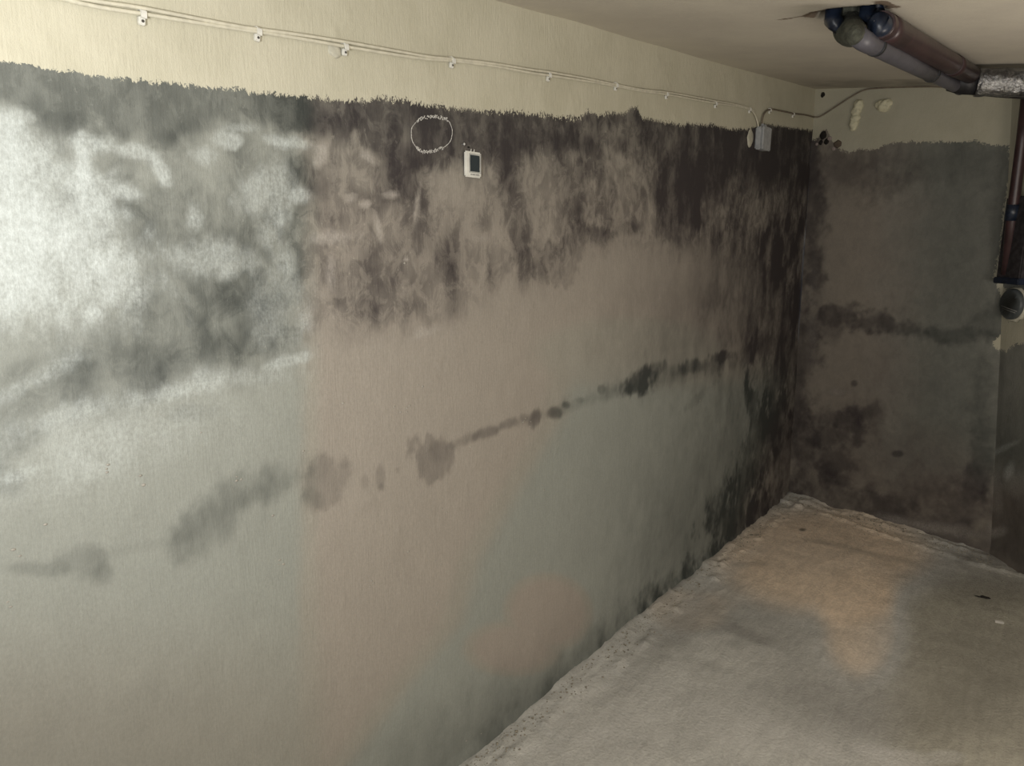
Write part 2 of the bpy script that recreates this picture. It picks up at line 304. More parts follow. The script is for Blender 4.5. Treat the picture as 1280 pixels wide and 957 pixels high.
MO = .12 + .88*sst(50, -30, Y-ym)*(.45+.55*sst(200, 420, X)); MO = np.maximum(MO, .45*sst(900, 960, X))
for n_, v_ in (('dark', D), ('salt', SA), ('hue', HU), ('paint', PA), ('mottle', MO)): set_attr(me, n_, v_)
wall_left = link('wall_left', me, mat_wall, kind='structure')
def surf_left(x, y, off=0.0):
    p = LEFT.at(x, y)
    a = np.array([p[1]]); b = np.array([p[2]])
    u = fbm(a*1.1, b*1.3, 5, 3)*0.010 + fbm(a*7, b*7, 9, 3)*0.0022
    return np.array([u[0]+off, p[1], p[2]])

# ------------------------------------------------------------------ back wall
PAINT_B = [(1000, 170), (1018, 176), (1022, 172), (1029, 162), (1034, 163), (1040, 176), (1050, 186), (1058, 190), (1075, 187), (1098, 186), (1105, 181), (1130, 177), (1180, 177), (1200, 178), (1215, 176), (1235, 179), (1262, 183), (1300, 186)]
def patch_mask(X, Y, poly, soft):
    # signed distance to polygon (positive inside), in photo units on the wall
    n = len(poly); ins = np.zeros(X.shape, bool); d = np.full(X.shape, 1e9)
    for i in range(n):
        x0, y0 = poly[i]; x1, y1 = poly[(i+1) % n]
        c = ((y0 > Y) != (y1 > Y)) & (X < (x1-x0)*(Y-y0)/((y1-y0) or 1e-9)+x0); ins ^= c
        vx, vy = x1-x0, y1-y0; t = np.clip(((X-x0)*vx+(Y-y0)*vy)/(vx*vx+vy*vy), 0, 1)
        d = np.minimum(d, np.hypot(X-x0-t*vx, Y-y0-t*vy))
    return np.where(ins, d, -d)
def fields_back(X, Y, S, Z, right=False):
    wx = fbm(S*12, Z*10, 43, 5); wy = fbm(S*40, Z*34, 51, 3)
    D = np.full(X.shape, .34) + wx*.08 + .10*sst(1120, 1220, X)*(Y < 420)
    EL = [(1045, 215, 70, 30, 0, .40, .6), (1150, 200, 130, 30, 0, .34, .7), (1010, 260, 18, 120, 2, .65, .6), (1195, 280, 70, 110, 0, .30, .8), (1170, 330, 60, 80, 0, .15, .9),
          (1050, 392, 30, 13, 5, .62, .4), (1090, 402, 30, 12, 8, .58, .4), (1130, 412, 40, 10, 8, .55, .5), (1190, 418, 60, 9, 3, .52, .5), (1240, 405, 20, 20, 0, .3, .6), (1035, 405, 14, 20, 0, .4, .5),
          (1000, 460, 16, 120, 4, .62, .6), (1005, 560, 14, 60, 0, .5, .7),
          (1040, 522, 24, 10, 10, .50, .5), (1062, 530, 16, 22, 20, .50, .5), (1072, 545, 9, 18, 10, .72, .4), (1035, 545, 20, 12, 0, .5, .6), (1018, 550, 8, 10, 0, .5, .5), (1150, 500, 120, 140, 0, .10, .9), (1040, 580, 22, 22, 0, .55, .5), (1035, 592, 12, 16, -30, .7, .4), (1052, 600, 16, 9, 20, .6, .5), (1065, 512, 8, 6, 0, .5, .5), (1088, 515, 16, 8, -30, .4, .5), (1080, 520, 30, 14, 0, .3, .6), (1050, 560, 44, 44, 0, .34, .8),
          (1122, 567, 7, 4, 0, .7, .3), (1068, 479, 4, 4, 0, .6, .3), (1045, 490, 14, 5, 0, .25, .5), (1140, 560, 50, 50, 0, .12, .9), (1150, 622, 60, 26, 0, .35, .7), (1110, 640, 50, 16, 20, .40, .7), (1060, 622, 60, 12, 12, .42, .7), (1030, 606, 40, 10, 10, .3, .7), (1130, 665, 160, 26, 15, .42, .8), (1200, 690, 80, 24, 12, .4, .8), (1160, 540, 130, 110, 0, .14, .9),
          (1226, 560, 14, 70, 4, .35, .6), (1222, 600, 12, 50, 3, .45, .5), (1210, 640, 50, 30, 10, .45, .7), (1230, 500, 16, 60, 2, .25, .7), (1180, 590, 90, 50, 0, .3, .9), (1190, 500, 60, 90, 0, .2, .9), (1170, 470, 80, 60, 0, .14, .9), (1020, 330, 10, 120, 0, .4, .7)]
    if right:
        D = np.full(X.shape, .50) + wx*.14; EL = [(1280, 600, 60, 60, 0, .4, .9), (1262, 560, 20, 20, 0, .2, .6), (1290, 680, 70, 50, 0, .55, .8), (1290, 300, 40, 60, 0, .5, .6)]
    D = 1-(1-np.clip(D, 0, 1))*(1-ell(X, Y, wx, wy, EL))
    SL = [(1200, 665, 40, 6, 12, .10, .6), (1046, 490, 10, 4, 0, .2, .5), (1245, 660, 12, 8, 0, .2, .5), (1175, 660, 50, 6, 12, .12, .6), (1140, 655, 40, 5, 12, .2, .6), (1015, 400, 5, 60, 2, .08, .6)]
    if right: SL = [(1245, 665, 12, 6, -10, .3, .5), (1262, 590, 5, 12, 20, .25, .5), (1255, 560, 20, 3, -25, .2, .5), (1275, 605, 20, 14, 0, .14, .6), (1245, 620, 8, 30, 0, .16, .5)]
    SA = ell(X, Y, wx, wy, SL)
    hue = .65 - 1.25*sst(1060, 1190, X+wx*20)*sst(640, 560, Y) + .5*sst(0, 1, np.hypot((X-1180)/60, (Y-590)/70)*-1+1.2)
    yp = np.interp(X, [p[0] for p in PAINT_B], [p[1] for p in PAINT_B])
    sd = yp-Y
    if right:
        strip = patch_mask(X, Y, [(1262, 60), (1400, 60), (1400, 345), (1262, 345), (1254, 335), (1250, 352), (1262, 372), (1266, 396), (1262, 402), (1278, 395), (1330, 400), (1330, 425), (1268, 430), (1258, 440), (1246, 432), (1240, 440), (1235, 420), (1235, 300), (1250, 235)], 0)
        sd = strip
    else:
        st2 = patch_mask(X, Y, [(1266, 120), (1280, 120), (1280, 440), (1246, 436), (1240, 430), (1246, 422), (1257, 412), (1258, 395), (1252, 372), (1242, 345), (1248, 320), (1256, 260), (1262, 210), (1260, 180)], 0)
        sd = np.maximum(sd, st2)
        hole = 14 - np.hypot(X-1047, (Y-178)*1.2)
    return D, SA, hue, sd/205.0

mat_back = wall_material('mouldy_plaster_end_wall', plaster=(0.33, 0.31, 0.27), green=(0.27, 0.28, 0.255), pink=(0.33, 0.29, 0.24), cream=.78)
def leaning_wall(name, A0, A1, Dv, L, nrm, fields, kw={}, relief=0.004, step=0.008):
    """A0 bottom of the edge, A1 higher up the same edge, Dv horizontal direction"""
    us = np.concatenate([[-.05] if kw else [], np.arange(0, L, step), [L]])
    e = (A1-A0)/(A1-A0)[2]
    base = A0 - e*A0[2]
    zs = np.arange(-0.12, 2.56, step)
    U, Zz = np.meshgrid(us, zs); U = U.ravel(); Zz = Zz.ravel()
    Pp = base[None, :] + e[None, :]*Zz[:, None] + Dv[None, :]*U[:, None]
    X, Y = project(Pp)
    r = fbm(U*1.4, Zz*1.4, 61, 3)*0.010*relief/0.004 + fbm(U*9, Zz*9, 62, 3)*0.0025
    r = r*sst(0, .05, U)*(1 if kw else sst(L, L-.05, U))
    cv = sst(0.05, -.02, Zz)*0.02*(.6+.4*fbm(U*6, Zz*0, 77, 3))
    Pv = Pp + nrm[None, :]*(r+cv)[:, None]
    me = grid_mesh(name, Pv, len(us), len(zs))
    Dk, SA, HU, PA = fields(X, Y, U, Zz, **kw)
    for n_, v_ in (('dark', Dk), ('salt', SA), ('hue', HU), ('paint', PA), ('mottle', Dk*0+.20)): set_attr(me, n_, v_)
    return me, (lambda z: base+e*z)
me, edge_b = leaning_wall('wall_back', C0, C1, BD, 1.0, BACK.n, fields_back)
# trim the back wall along the leaning edge where the wall turns
eb0, eb1 = BACK.at(1238, 690), BACK.at(1265, 125)
co = np.empty(len(me.vertices)*3, np.float32); me.vertices.foreach_get('co', co); co = co.reshape(-1, 3)
zz = co[:, 2]; ux = (co-C0)@BD
nrow = len(np.unique(np.round(zz, 3)))
def edge_right(z): return eb0 + (eb1-eb0)*((z-eb0[2])/(eb1[2]-eb0[2]))
Ew = np.array([edge_right(z) for z in zz]); baseb = np.array([edge_b(z) for z in zz])
wid = ((Ew-baseb)@BD)
co2 = co + BD[None, :]*((((co-baseb)@BD)*(wid-1.0))[:, None])
me.vertices.foreach_set('co', co2.astype(np.float32).ravel())
X, Y = project(co2.astype(float)); Ub = ((co2-baseb)@BD)
vals = fields_back(X, Y, Ub, zz.astype(float))
for n_, v_ in zip(('dark', 'salt', 'hue', 'paint'), vals): me.attributes[n_].data.foreach_set('value', v_.astype(np.float32))
me.update()
wall_back = link('wall_back', me, mat_back, kind='structure')

me, _e = leaning_wall('wall_right', eb0, eb1, RD, 2.35, RIGHT.n, fields_back, {'right': True}, step=0.012)
wall_right = link('wall_right', me, mat_back, kind='structure')
WR_END = edge_right(0)+RD*2.35

# ------------------------------------------------------------------ floor
def floor_material():
    t = NT('cement_floor'); dk, sl, hu = t.attr('dark'), t.attr('salt'), t.attr('hue')
    md = t.noise(7, (1, 1, 1), 9, 0.66, .3); fn = t.noise(90, (1, 1, 1), 7, 0.7); lg = t.noise(1.6, (1, 1, 1), 5, .6)
    base = t.mix(t.step(0, 1, hu), (0.45, 0.445, 0.42), (0.66, 0.54, 0.42)); base = t.mix(t.step(0, -1, hu), base, (0.36, 0.345, 0.29))
    sk = t.noise(26, (1.6, .35, 1), 8, .7, .8); base = t.mul(base, t.math('MULTIPLY_ADD', md, .9, .70)); base = t.mul(base, t.math('MULTIPLY_ADD', t.step(.3, .7, sk), .22, .89))
    mask = t.math('MULTIPLY', dk, 2.0, clamp=True)
    dd = t.math('MULTIPLY_ADD', t.math('ADD', t.math('MULTIPLY_ADD', md, 1.2, -.6), t.math('MULTIPLY_ADD', fn, .6, -.3)), t.math('MULTIPLY', mask, .6), dk, clamp=True)
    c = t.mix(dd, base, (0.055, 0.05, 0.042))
    sm = t.math('MULTIPLY', sl, 2.5, clamp=True)
    ss = t.math('MULTIPLY_ADD', t.math('ADD', t.math('MULTIPLY_ADD', md, 1.2, -.6), t.math('MULTIPLY_ADD', fn, 1.2, -.6)), t.math('MULTIPLY', sm, .6), sl, clamp=True)
    c = t.mix(ss, c, (.55, .54, .52))
    c = t.mul(c, t.math('MULTIPLY_ADD', fn, .60, .70))
    t.bump(t.math('ADD', t.math('MULTIPLY', md, 1.2), t.math('MULTIPLY', fn, .7)), 0.010, .8)
    return t.out(c, .93, 0, .25)
fx = np.concatenate([np.arange(-0.06, 1.5, 0.010), np.arange(1.5, 2.75, 0.05)])
fy = np.concatenate([np.arange(-2.4, 1.2, 0.08), np.arange(1.2, 4.85, 0.010)])
FX, FY = np.meshgrid(fx, fy); FX = FX.ravel(); FY = FY.ravel()
def floor_h(x, y):
    """uneven slab with a ragged mortar fillet and swept-up dirt along the walls"""
    dl = x
    ybk = C0[1] - math.tan(ba)*x
    db = (ybk-y)*math.cos(ba)
    r1 = fbm(x*9, y*9, 81, 4); r2 = fbm(x*30, y*30, 82, 3)
    h = fbm(x*1.2, y*1.2, 83, 3)*0.006 + r1*0.0025
    fil = 0.014*np.exp(-np.maximum(dl, 0)/0.05)*(1+.8*fbm(x*4, y*7, 84, 3)) + 0.024*np.exp(-np.maximum(db, 0)/0.07)*(1+.9*fbm(x*7, y*4, 85, 3))
    rid = 0.010*np.exp(-((db-0.16-0.05*fbm(x*3, y*0, 87, 3))/0.022)**2) + 0.009*np.exp(-((db-0.05)/0.02)**2)*(.5+r1)
    rid = rid + 0.009*np.exp(-((dl-0.10-0.03*fbm(x*0, y*3, 88, 3))/0.02)**2)*(.6+r1)
    near = np.exp(-np.maximum(np.minimum(dl, db), 0)/0.15)
    h = h + .007*np.exp(-np.maximum(dl, 0)/.12)*fbm(x*55, y*7, 101, 3) + .008*np.exp(-np.maximum(db, 0)/.16)*fbm(x*7, y*48, 102, 3)
    return h + fil + rid*(1+r2) + near*np.maximum(r2, 0)*0.012
FZ = floor_h(FX, FY)
X, Y = project(np.stack([FX, np.maximum(FY, 1.15), FX*0], 1))
wx = fbm(FX*5, FY*5, 91, 5); wy = fbm(FX*20, FY*20, 92, 3)
FD = ell(X, Y, wx, wy, [(870, 760, 60, 24, -30, .25, .7), (960, 785, 70, 30, 10, .24, .8), (820, 800, 40, 20, -30, .2, .7), (1000, 860, 90, 26, 0, .22, .8), (1060, 900, 90, 30, 10, .28, .8), (880, 830, 40, 8, 20, .2, .7), (1230, 735, 90, 20, 8, .35, .8), (1270, 700, 60, 14, 8, .5, .7), (1180, 880, 120, 60, 0, .26, .9), (1250, 850, 80, 60, 0, .25, .9),
        (860, 870, 30, 8, -20, .14, .7), (925, 790, 30, 6, 20, .25, .6), (800, 840, 40, 10, -35, .16, .7), (1170, 780, 60, 40, 0, .12, .9), (1003, 662, 4, 2, 0, .7, .4), (1080, 690, 70, 4, 14, .25, .6), (930, 705, 24, 3, 0, .3, .6)])
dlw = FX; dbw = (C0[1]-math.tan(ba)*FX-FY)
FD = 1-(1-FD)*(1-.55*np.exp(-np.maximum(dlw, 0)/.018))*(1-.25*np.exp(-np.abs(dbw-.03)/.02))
FS = ell(X, Y, wx, wy, [(760, 900, 130, 60, -10, .28, .8), (860, 910, 120, 50, 0, .24, .8), (1115, 945, 46, 14, 12, .5, .4), (1010, 930, 80, 24, 10, .3, .7), (1185, 945, 20, 8, 5, .4, .4), (820, 790, 60, 14, -35, .2, .7), (1000, 690, 90, 20, 10, .10, .8), (900, 725, 50, 8, -38, .22, .7), (700, 940, 90, 30, -20, .22, .8)])
FH = sst(1.25, .55, np.hypot((X-1030)/150, (Y-700)/75)) + .8*sst(1.2, .5, np.hypot((X-1080)/60, (Y-790)/70)) - .8*sst(1060, 1180, X)*sst(690, 760, Y) + .5*sst(1.3, .6, np.hypot((X-860)/60, (Y-765)/30)) - .15
me = grid_mesh('floor', np.stack([FX, FY, FZ], 1), len(fx), len(fy))
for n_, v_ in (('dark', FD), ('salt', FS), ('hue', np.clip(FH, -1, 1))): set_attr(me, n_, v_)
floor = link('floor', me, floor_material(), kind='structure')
def on_floor(x, y, lift=0.0):
    p = FLOOR.at(x, y); z = 0
    for _ in range(4):
        z = float(floor_h(np.array([p[0]]), np.array([p[1]]))[0]); p = FLOOR.at(x, y, z)
    return np.array([p[0], p[1], z+lift])

# ------------------------------------------------------------------ ceiling
def ceil_z(x, y): return CEIL.p[2] - (CEIL.n[0]*(x-CEIL.p[0]) + CEIL.n[1]*(y-CEIL.p[1]))/CEIL.n[2]
HOLE = [(1012, 17), (1034, 10), (1060, 7), (1098, 4), (1110, 8), (1100, 20), (1075, 26), (1035, 26)]
def ceil_material():
    t = NT('painted_ceiling'); rs, dk = t.attr('rust'), t.attr('dark')
    lg = t.noise(3, (1, 1, 1), 6, .6); fn = t.noise(130, (1, 1, 1), 5, .7); md = t.noise(22, (1, 1, 1), 8, .7)
    c = t.mix(t.step(.35, .65, lg), (.60, .56, .475), (.54, .50, .43))
    c = t.mul(c, t.math('MULTIPLY_ADD', fn, .14, .93))
    c = t.mix(t.step(.45, .6, t.math('MULTIPLY_ADD', md, .6, t.math('MULTIPLY', rs, .7))), c, (.10, .06, .035)) if False else c
    rr = t.step(.42, .58, t.math('ADD', t.math('MULTIPLY_ADD', md, .9, -.45), rs))
    c = t.mix(t.math('MULTIPLY', rr, .85), c, (.12, .075, .045))
    c = t.mix(t.math('MULTIPLY', dk, 1.0, clamp=True), c, (.03, .026, .022))
    t.bump(t.math('ADD', t.math('MULTIPLY', fn, .5), md), 0.003, .5)
    return t.out(c, .9, 0, .25)
cx_ = np.concatenate([np.arange(-0.05, 1.45, 0.010), np.arange(1.45, 2.75, .06)]); cy_ = np.concatenate([np.arange(-2.4, 1.3, .08), np.arange(1.3, 4.9, .012)])
GX, GY = np.meshgrid(cx_, cy_); GX = GX.ravel(); GY = GY.ravel(); GZ = ceil_z(GX, GY)
X, Y = project(np.stack([GX, GY, GZ], 1)); X = np.where(GY < 1.2, -999, X)
sdh = patch_mask(X, Y, HOLE, 0) + fbm(GX*22, GY*22, 95, 4)*5
holem = sst(-1, 1.5, sdh)
rust = np.clip(.35*sst(-10, 2, sdh) + .5*ell(X, Y, fbm(GX*9, GY*9, 97), 0*X, [(1000, 19, 30, 2.6, -10, 1.3, .6), (1020, 16, 18, 5, -10, 1.2, .6), (1112, 6, 24, 6, 18, 1.0, .7)]), 0, 1)
cd_ = np.clip(holem*1.0 + .5*ell(X, Y, fbm(GX*9, GY*9, 98), 0*X, [(1000, 112, 40, 10, -5, .30, .8), (1090, 104, 60, 4, -2, .7, .5), (1160, 104, 40, 3, 0, .9, .4), (950, 100, 80, 24, 10, .1, .9)]), 0, 1)
GZ = GZ + fbm(GX*1.5, GY*1.5, 99, 3)*.006 + holem*0.03*(1+.3*fbm(GX*30, GY*30, 96, 3))
GZ = np.where(GX < .02, GZ+0.0, GZ)
me = grid_mesh('ceiling', np.stack([GX, GY, GZ], 1), len(cx_), len(cy_))
set_attr(me, 'rust', rust); set_attr(me, 'dark', cd_)
ceiling = link('ceiling', me, ceil_material(), kind='structure')

# wall on the camera's right, out of frame
pl = simple('bare_plaster', (.34, .33, .29), .92, var=.2, sc_=4)
me = bpy.data.meshes.new('wall_side')
q = WR_END
me.from_pydata([(q[0], q[1], -.1), (q[0]+.02, -2.4, -.1), (q[0]+.02, -2.4, 2.6), (q[0], q[1], 2.6), (q[0]+.12, q[1], -.1), (q[0]+.14, -2.4, -.1), (q[0]+.14, -2.4, 2.6), (q[0]+.12, q[1], 2.6)], [], [(0, 1, 2, 3), (4, 7, 6, 5), (0, 4, 5, 1), (3, 2, 6, 7), (0, 3, 7, 4), (1, 5, 6, 2)])
link('wall_side', me, pl, kind='structure')

# ------------------------------------------------------------------ small-thing helpers
def rotmin(pts):
    T = []
    n = len(pts)
    for i in range(n):
        a = pts[max(i-1, 0)]; b = pts[min(i+1, n-1)]; T.append((b-a).normalized())
    return T
def tube(path, r, seg=14, caps=True, bm=None, radii=None, jit=0.0, seed=0):
    bm = bm or bmesh.new(); rnd = random.Random(seed)
    pts = [Vector(p) for p in path]; T = rotmin(pts)
    u = T[0].orthogonal().normalized(); rings = []
    for i, p in enumerate(pts):
        u = (u - T[i]*u.dot(T[i])).normalized(); v = T[i].cross(u)
        rr = radii[i] if radii else r
        ring = []
        for k in range(seg):
            a = 2*math.pi*k/seg; q = rr*(1+rnd.uniform(-jit, jit)); ring.append(bm.verts.new(p+(u*math.cos(a)+v*math.sin(a))*q))
        rings.append(ring)
    for A_, B_ in zip(rings, rings[1:]):
        for k in range(seg): bm.faces.new((A_[k], A_[(k+1) % seg], B_[(k+1) % seg], B_[k])).smooth = True
    if caps:
        bm.faces.new(rings[0][::-1]); bm.faces.new(rings[-1])
    return bm
def smooth_path(pts, n=6):
    P_ = [Vector(p) for p in pts]; out = []
    for i in range(len(P_)-1):
        p0 = P_[max(i-1, 0)]; p1 = P_[i]; p2 = P_[i+1]; p3 = P_[min(i+2, len(P_)-1)]
        for k in range(n):
            t = k/n; out.append(0.5*((2*p1)+(p2-p0)*t+(2*p0-5*p1+4*p2-p3)*t*t+(3*p1-p0-3*p2+p3)*t**3))
    out.append(P_[-1]); return out
def fin(name, bm, mat, parent=None, origin=None, **kw):
    bmesh.ops.recalc_face_normals(bm, faces=bm.faces)
    me = bpy.data.meshes.new(name)
    if origin is not None: bmesh.ops.translate(bm, verts=bm.verts, vec=-Vector(origin))
    bm.to_mesh(me); bm.free()
    o = link(name, me, mat, parent, **kw)
    if origin is not None: o.location = Vector(origin)
    return o
def root(name, loc, rot=None, **kw):
    o = link(name, None, **kw); o.location = Vector(loc)
    if rot is not None: o.rotation_euler = rot
    return o
def rbox(sx, sy, sz, bev=0.002, seg=2, bm=None, loc=(0, 0, 0), taper=1.0):
    b = bmesh.new(); bmesh.ops.create_cube(b, size=1)
    for v in b.verts:
        t_ = taper if v.co.x > 0 else 1.0
        v.co.x *= sx; v.co.y *= sy*t_; v.co.z *= sz*t_
    if bev: bmesh.ops.bevel(b, geom=b.edges[:], offset=bev, segments=seg, affect='EDGES')
    bmesh.ops.translate(b, verts=b.verts, vec=Vector(loc))
    for f in b.faces: f.smooth = False
    if bm is None: return b
    t_ = bpy.data.meshes.new('t'); b.to_mesh(t_); b.free(); bm.from_mesh(t_); bpy.data.meshes.remove(t_); return bm

m_white = simple('white_plastic', (.72, .71, .66), .45, var=.12, bump=.0003)
m_cable = simple('painted_cable', (.62, .59, .48), .6, var=.15, sc_=60, bump=.0005)
m_nail = simple('dull_steel', (.16, .15, .14), .5, .8, var=.4)
m_grey = simple('grey_box_plastic', (.40, .41, .42), .6, var=.2)
m_screen = simple('dark_display', (.035, .045, .05), .25, var=.1, bump=0)
m_chalk = simple('white_chalk', (.72, .70, .66), .95, var=.3, sc_=300)
m_foam = simple('mounting_foam', (.62, .59, .43), .8, var=.12, sc_=60, bump=.002)
m_plug = simple('pale_filler', (.55, .53, .44), .9, var=.2)
m_dchip = simple('dark_chip', (.015, .012, .01), .8, var=.3)
m_wchip = simple('white_chip', (.62, .60, .56), .9, var=.2)
m_crumb = simple('mortar_crumbs', (.33, .30, .24), .95, var=.4, sc_=90)

# ------------------------------------------------------------------ cables on the left wall, over the corner and the back wall
CH = 0.009
pA = [(-60, -30), (0, -18), (40, -8), (75, 1), (120, 11), (173, 19), (230, 28), (290, 37), (319, 41), (370, 49), (427, 59), (480, 68), (530, 75), (561, 77), (610, 83), (660, 92), (681, 95), (730, 102), (768, 108), (800, 114), (832, 118), (870, 125), (893, 129), (920, 133), (934, 137)]
A3 = [surf_left(x, y, CH) for x, y in pA]
A3 = [np.array([A3[0][0], -1.6, A3[0][2]-.05]), np.array([A3[0][0], -.6, A3[0][2]-.03])] + A3
drop1 = [surf_left(940, 142, CH), surf_left(944, 152, CH), surf_left(946, 163, CH)]
pathA = smooth_path(A3+drop1, 5)
bm = tube(pathA, 0.0036, 10)
bm2 = tube([Vector(p)+Vector((0.001, 0, 0.0068 + 0.0022*math.sin(i*.23))) for i, p in enumerate(pathA[:-10])], 0.0034, 10, bm=bm)
fin('wall_cable', bm, m_cable, origin=A3[8], label='long pale twin cable clipped along the cream band left of the junction box', cat='cable')
pB = [(949, 163), (950, 150), (953, 141), (961, 137), (975, 139), (990, 142), (1005, 144), (1013, 146)]
B3 = [surf_left(x, y, CH) for x, y in pB]
cornerp = LEFT.at(1016, 147)+np.array([.014, -.012, 0])
B3 += [cornerp]
B3 += [BACK.at(x, y, .008) for x, y in [(1026, 145), (1045, 133), (1062, 122), (1080, 112.5)]]
B3 += [BACK.at(x, y, .010) for x, y in [(1100, 110), (1125, 109), (1150, 108.5), (1175, 108.5), (1200, 110), (1225, 112)]]
fin('corner_cable', tube(smooth_path(B3, 5), 0.0040, 10), simple('shaded_cable', (.20, .165, .125), .7), origin=B3[6], label='shadow-darkened cable running from the junction box round the corner and slanting up the end wall', cat='cable')  # shadow on the end-wall run painted in as dark brown

def hook(s):
    pts = []
    for k in range(9):
        a = math.radians(-30+k*30); pts.append((0.006+0.0075*math.sin(a)*.9, 0, 0.0075*math.cos(a)*1.0+0.002))
    return pts
def make_clip():
    r = root('cable_clip', (0, 0, 0))
    bm = rbox(0.010, 0.013, 0.016, .0018, 2, loc=(0.007, 0, -0.012))
    # arched saddle over the cable
    prof = [(0.000, .012), (.012, .011), (.0185, .006), (.0195, 0), (.0195, -.008), (.0155, -.008), (.0150, -.001), (.0135, .004), (.010, .0072), (.000, .008)]
    a = [bm.verts.new((x, -.0055, z)) for x, z in prof]; b = [bm.verts.new((x, .0055, z)) for x, z in prof]
    n = len(prof)
    for i in range(n): bm.faces.new((a[i], a[(i+1) % n], b[(i+1) % n], b[i]))
    bm.faces.new(a[::-1]); bm.faces.new(b)
    fin('saddle', bm, m_white, r)
    bm = tube([(0.010, 0, -.013), (.0135, 0, -.013), (.0136, 0, -.013)], .003, 12, radii=[.0018, .0030, .0028])
    fin('nail', bm, m_nail, r)
    return r
def dup(r0, name=None):
    r_ = r0.copy(); sc.collection.objects.link(r_)
    for c in list(r0.children):
        k = c.copy(); sc.collection.objects.link(k); k.parent = r_
    return r_
clips = [((173, 20), 'leftmost white plastic cable clip, near the upper left corner of the cream band'),
         ((319, 41), 'second cable clip from the left, before the one with a filler lump'),
         ((427, 60), 'white cable clip with a lump of filler on its left side'),
         ((561, 77), 'white cable clip on the cream band above the chalk oval and the hygrometer'),
         ((681, 95), 'fifth cable clip from the left, first one right of the hygrometer'),
         ((768, 107), 'sixth cable clip from the left, above the small tuft of mould on the paint edge'),
         ((832, 118), 'seventh cable clip from the left, midway between hygrometer and junction box'),
         ((893, 130), 'cable clip second to the left of the junction box drops'),
         ((935, 137), 'cable clip just left of where the cables drop into the junction box'),
         ((960, 138), 'cable clip just right of where the cables drop into the junction box'),
         ((990, 143), 'last cable clip before the room corner')]
c0 = make_clip()
rnd = random.Random(4)
for i, (p, lab) in enumerate(clips):
    o = c0 if i == 0 else dup(c0)
    o.location = Vector(surf_left(p[0], p[1], 0.0)); o.rotation_euler = (rnd.uniform(-.15, .15), 0, 0)
    s_ = .86 if i < 4 else .84
    o.scale = (s_, s_, s_); o['label'] = lab; o['category'] = 'cable clip'; o['group'] = 'cable clips along the cream band'

def lump(r, sx, sy, sz, seed, sub=3, amp=.25):
    b = bmesh.new(); bmesh.ops.create_icosphere(b, subdivisions=sub, radius=1); from mathutils import noise as mn
    for v in b.verts:
        k = 1+amp*mn.noise(v.co*1.7+Vector((seed*3.1, 0, 0))); v.co = Vector((v.co.x*sx*k*r, v.co.y*sy*k*r, v.co.z*sz*k*r))
    for f in b.faces: f.smooth = True
    return b
p = surf_left(417, 64)
o = fin('filler_patch', lump(.018, .35, 1.0, .8, 2), m_plug, parent=wall_left, label='small pale lump of filler under the cable'); o.location = Vector(p)

# ------------------------------------------------------------------ junction box
p = surf_left(948, 174, 0)
jb = root('junction_box', p, label='small grey square junction box on the dark wall under the cable near the corner', cat='junction box')
fin('box_body', rbox(.034, .105, .105, .006, 3, loc=(.017, 0, 0)), m_grey, jb)
fin('lid', rbox(.009, .110, .110, .004, 3, loc=(.038, 0, 0)), m_grey, jb)
bm = bmesh.new()
for sy in (-1, 1):
    for sz in (-1, 1): fin('screw_cap', rbox(.002, .009, .009, .0008, 1, loc=(.0432, sy*.043, sz*.043)), m_grey, jb)
bm.free()
for yy in (-.012, .022):
    fin('cable_gland', tube([(.018, yy, .048), (.018, yy, .062), (.018, yy, .070)], .008, 14, radii=[.010, .009, .006]), m_grey, jb)
o = fin('plaster_patch', lump(.045, .12, .8, 1.0, 5), m_plug, parent=wall_left, label='pale plaster smear beside the junction box'); o.location = Vector(surf_left(937, 173))

# ------------------------------------------------------------------ hygrometer and its nail, chalk oval
pc = surf_left(587, 206, 0)
hw = (LEFT.at(597, 206)-LEFT.at(577, 206))[1]; hh = (LEFT.at(587, 190)-LEFT.at(587, 222))[2]
hy = root('hygrometer', pc, label='small white digital hygrometer with a dark display hanging on the mouldy wall', cat='hygrometer')
fin('case', rbox(.010, hw, hh, .0038, 4, loc=(.007, 0, 0)), m_white, hy)
bm = rbox(.0012, hw*.60, hh*.64, .0005, 1, loc=(0.0124, hw*.05, hh*.04)); fin('display', bm, m_screen, hy)
bm = bmesh.new()
for a, b, c, d in ((-.34, .34, .33, .37), (-.34, .34, -.37, -.33), (-.37, -.33, -.37, .37), (.33, .37, -.37, .37)):
    rbox(.0014, hw*(b-a), hh*(d-c), 0, 1, bm, (.0126, hw*(.05+(a+b)/2), hh*(.04+(c+d)/2)))
fin('display_frame', bm, simple('display_bezel', (.45, .45, .43), .5), hy)
bm = bmesh.new()
for k in range(9):
    wdt = (.055, .035, .05, .055, .03, .05, .04, .055, .045)[k]
    rbox(.0008, hw*wdt*.8, hh*(.035 if k % 3 else .05), 0, 1, bm, (.0124, hw*(-.24+.062*k+.05), -hh*.395))
fin('lettering', bm, simple('grey_print', (.20, .20, .20), .7, bump=0), hy)
for yy in (-.0085, .0040):
    fin('mounting_tab', tube([(.008, yy, hh*.48), (.009, yy, hh*.5+.004), (.0095, yy, hh*.5+.0065)], .0012, 8, radii=[.0013, .0010, .0007]), m_white, hy)
bm = rbox(.002, hw*.8, hh*.7, .0008, 1, loc=(.001, 0, 0)); fin('back_plate', bm, m_white, hy)
p = surf_left(575.5, 180.5, 0)
nl = fin('nail', tube([(-.004, 0, 0), (.008, 0, 0), (.0085, 0, 0), (.0095, 0, 0)], .001, 10, radii=[.0012, .0012, .0034, .0028]), simple('bright_steel', (.8, .8, .78), .45, .2), label='small bright nail in the wall above and left of the hygrometer', cat='nail'); nl.location = Vector(p)
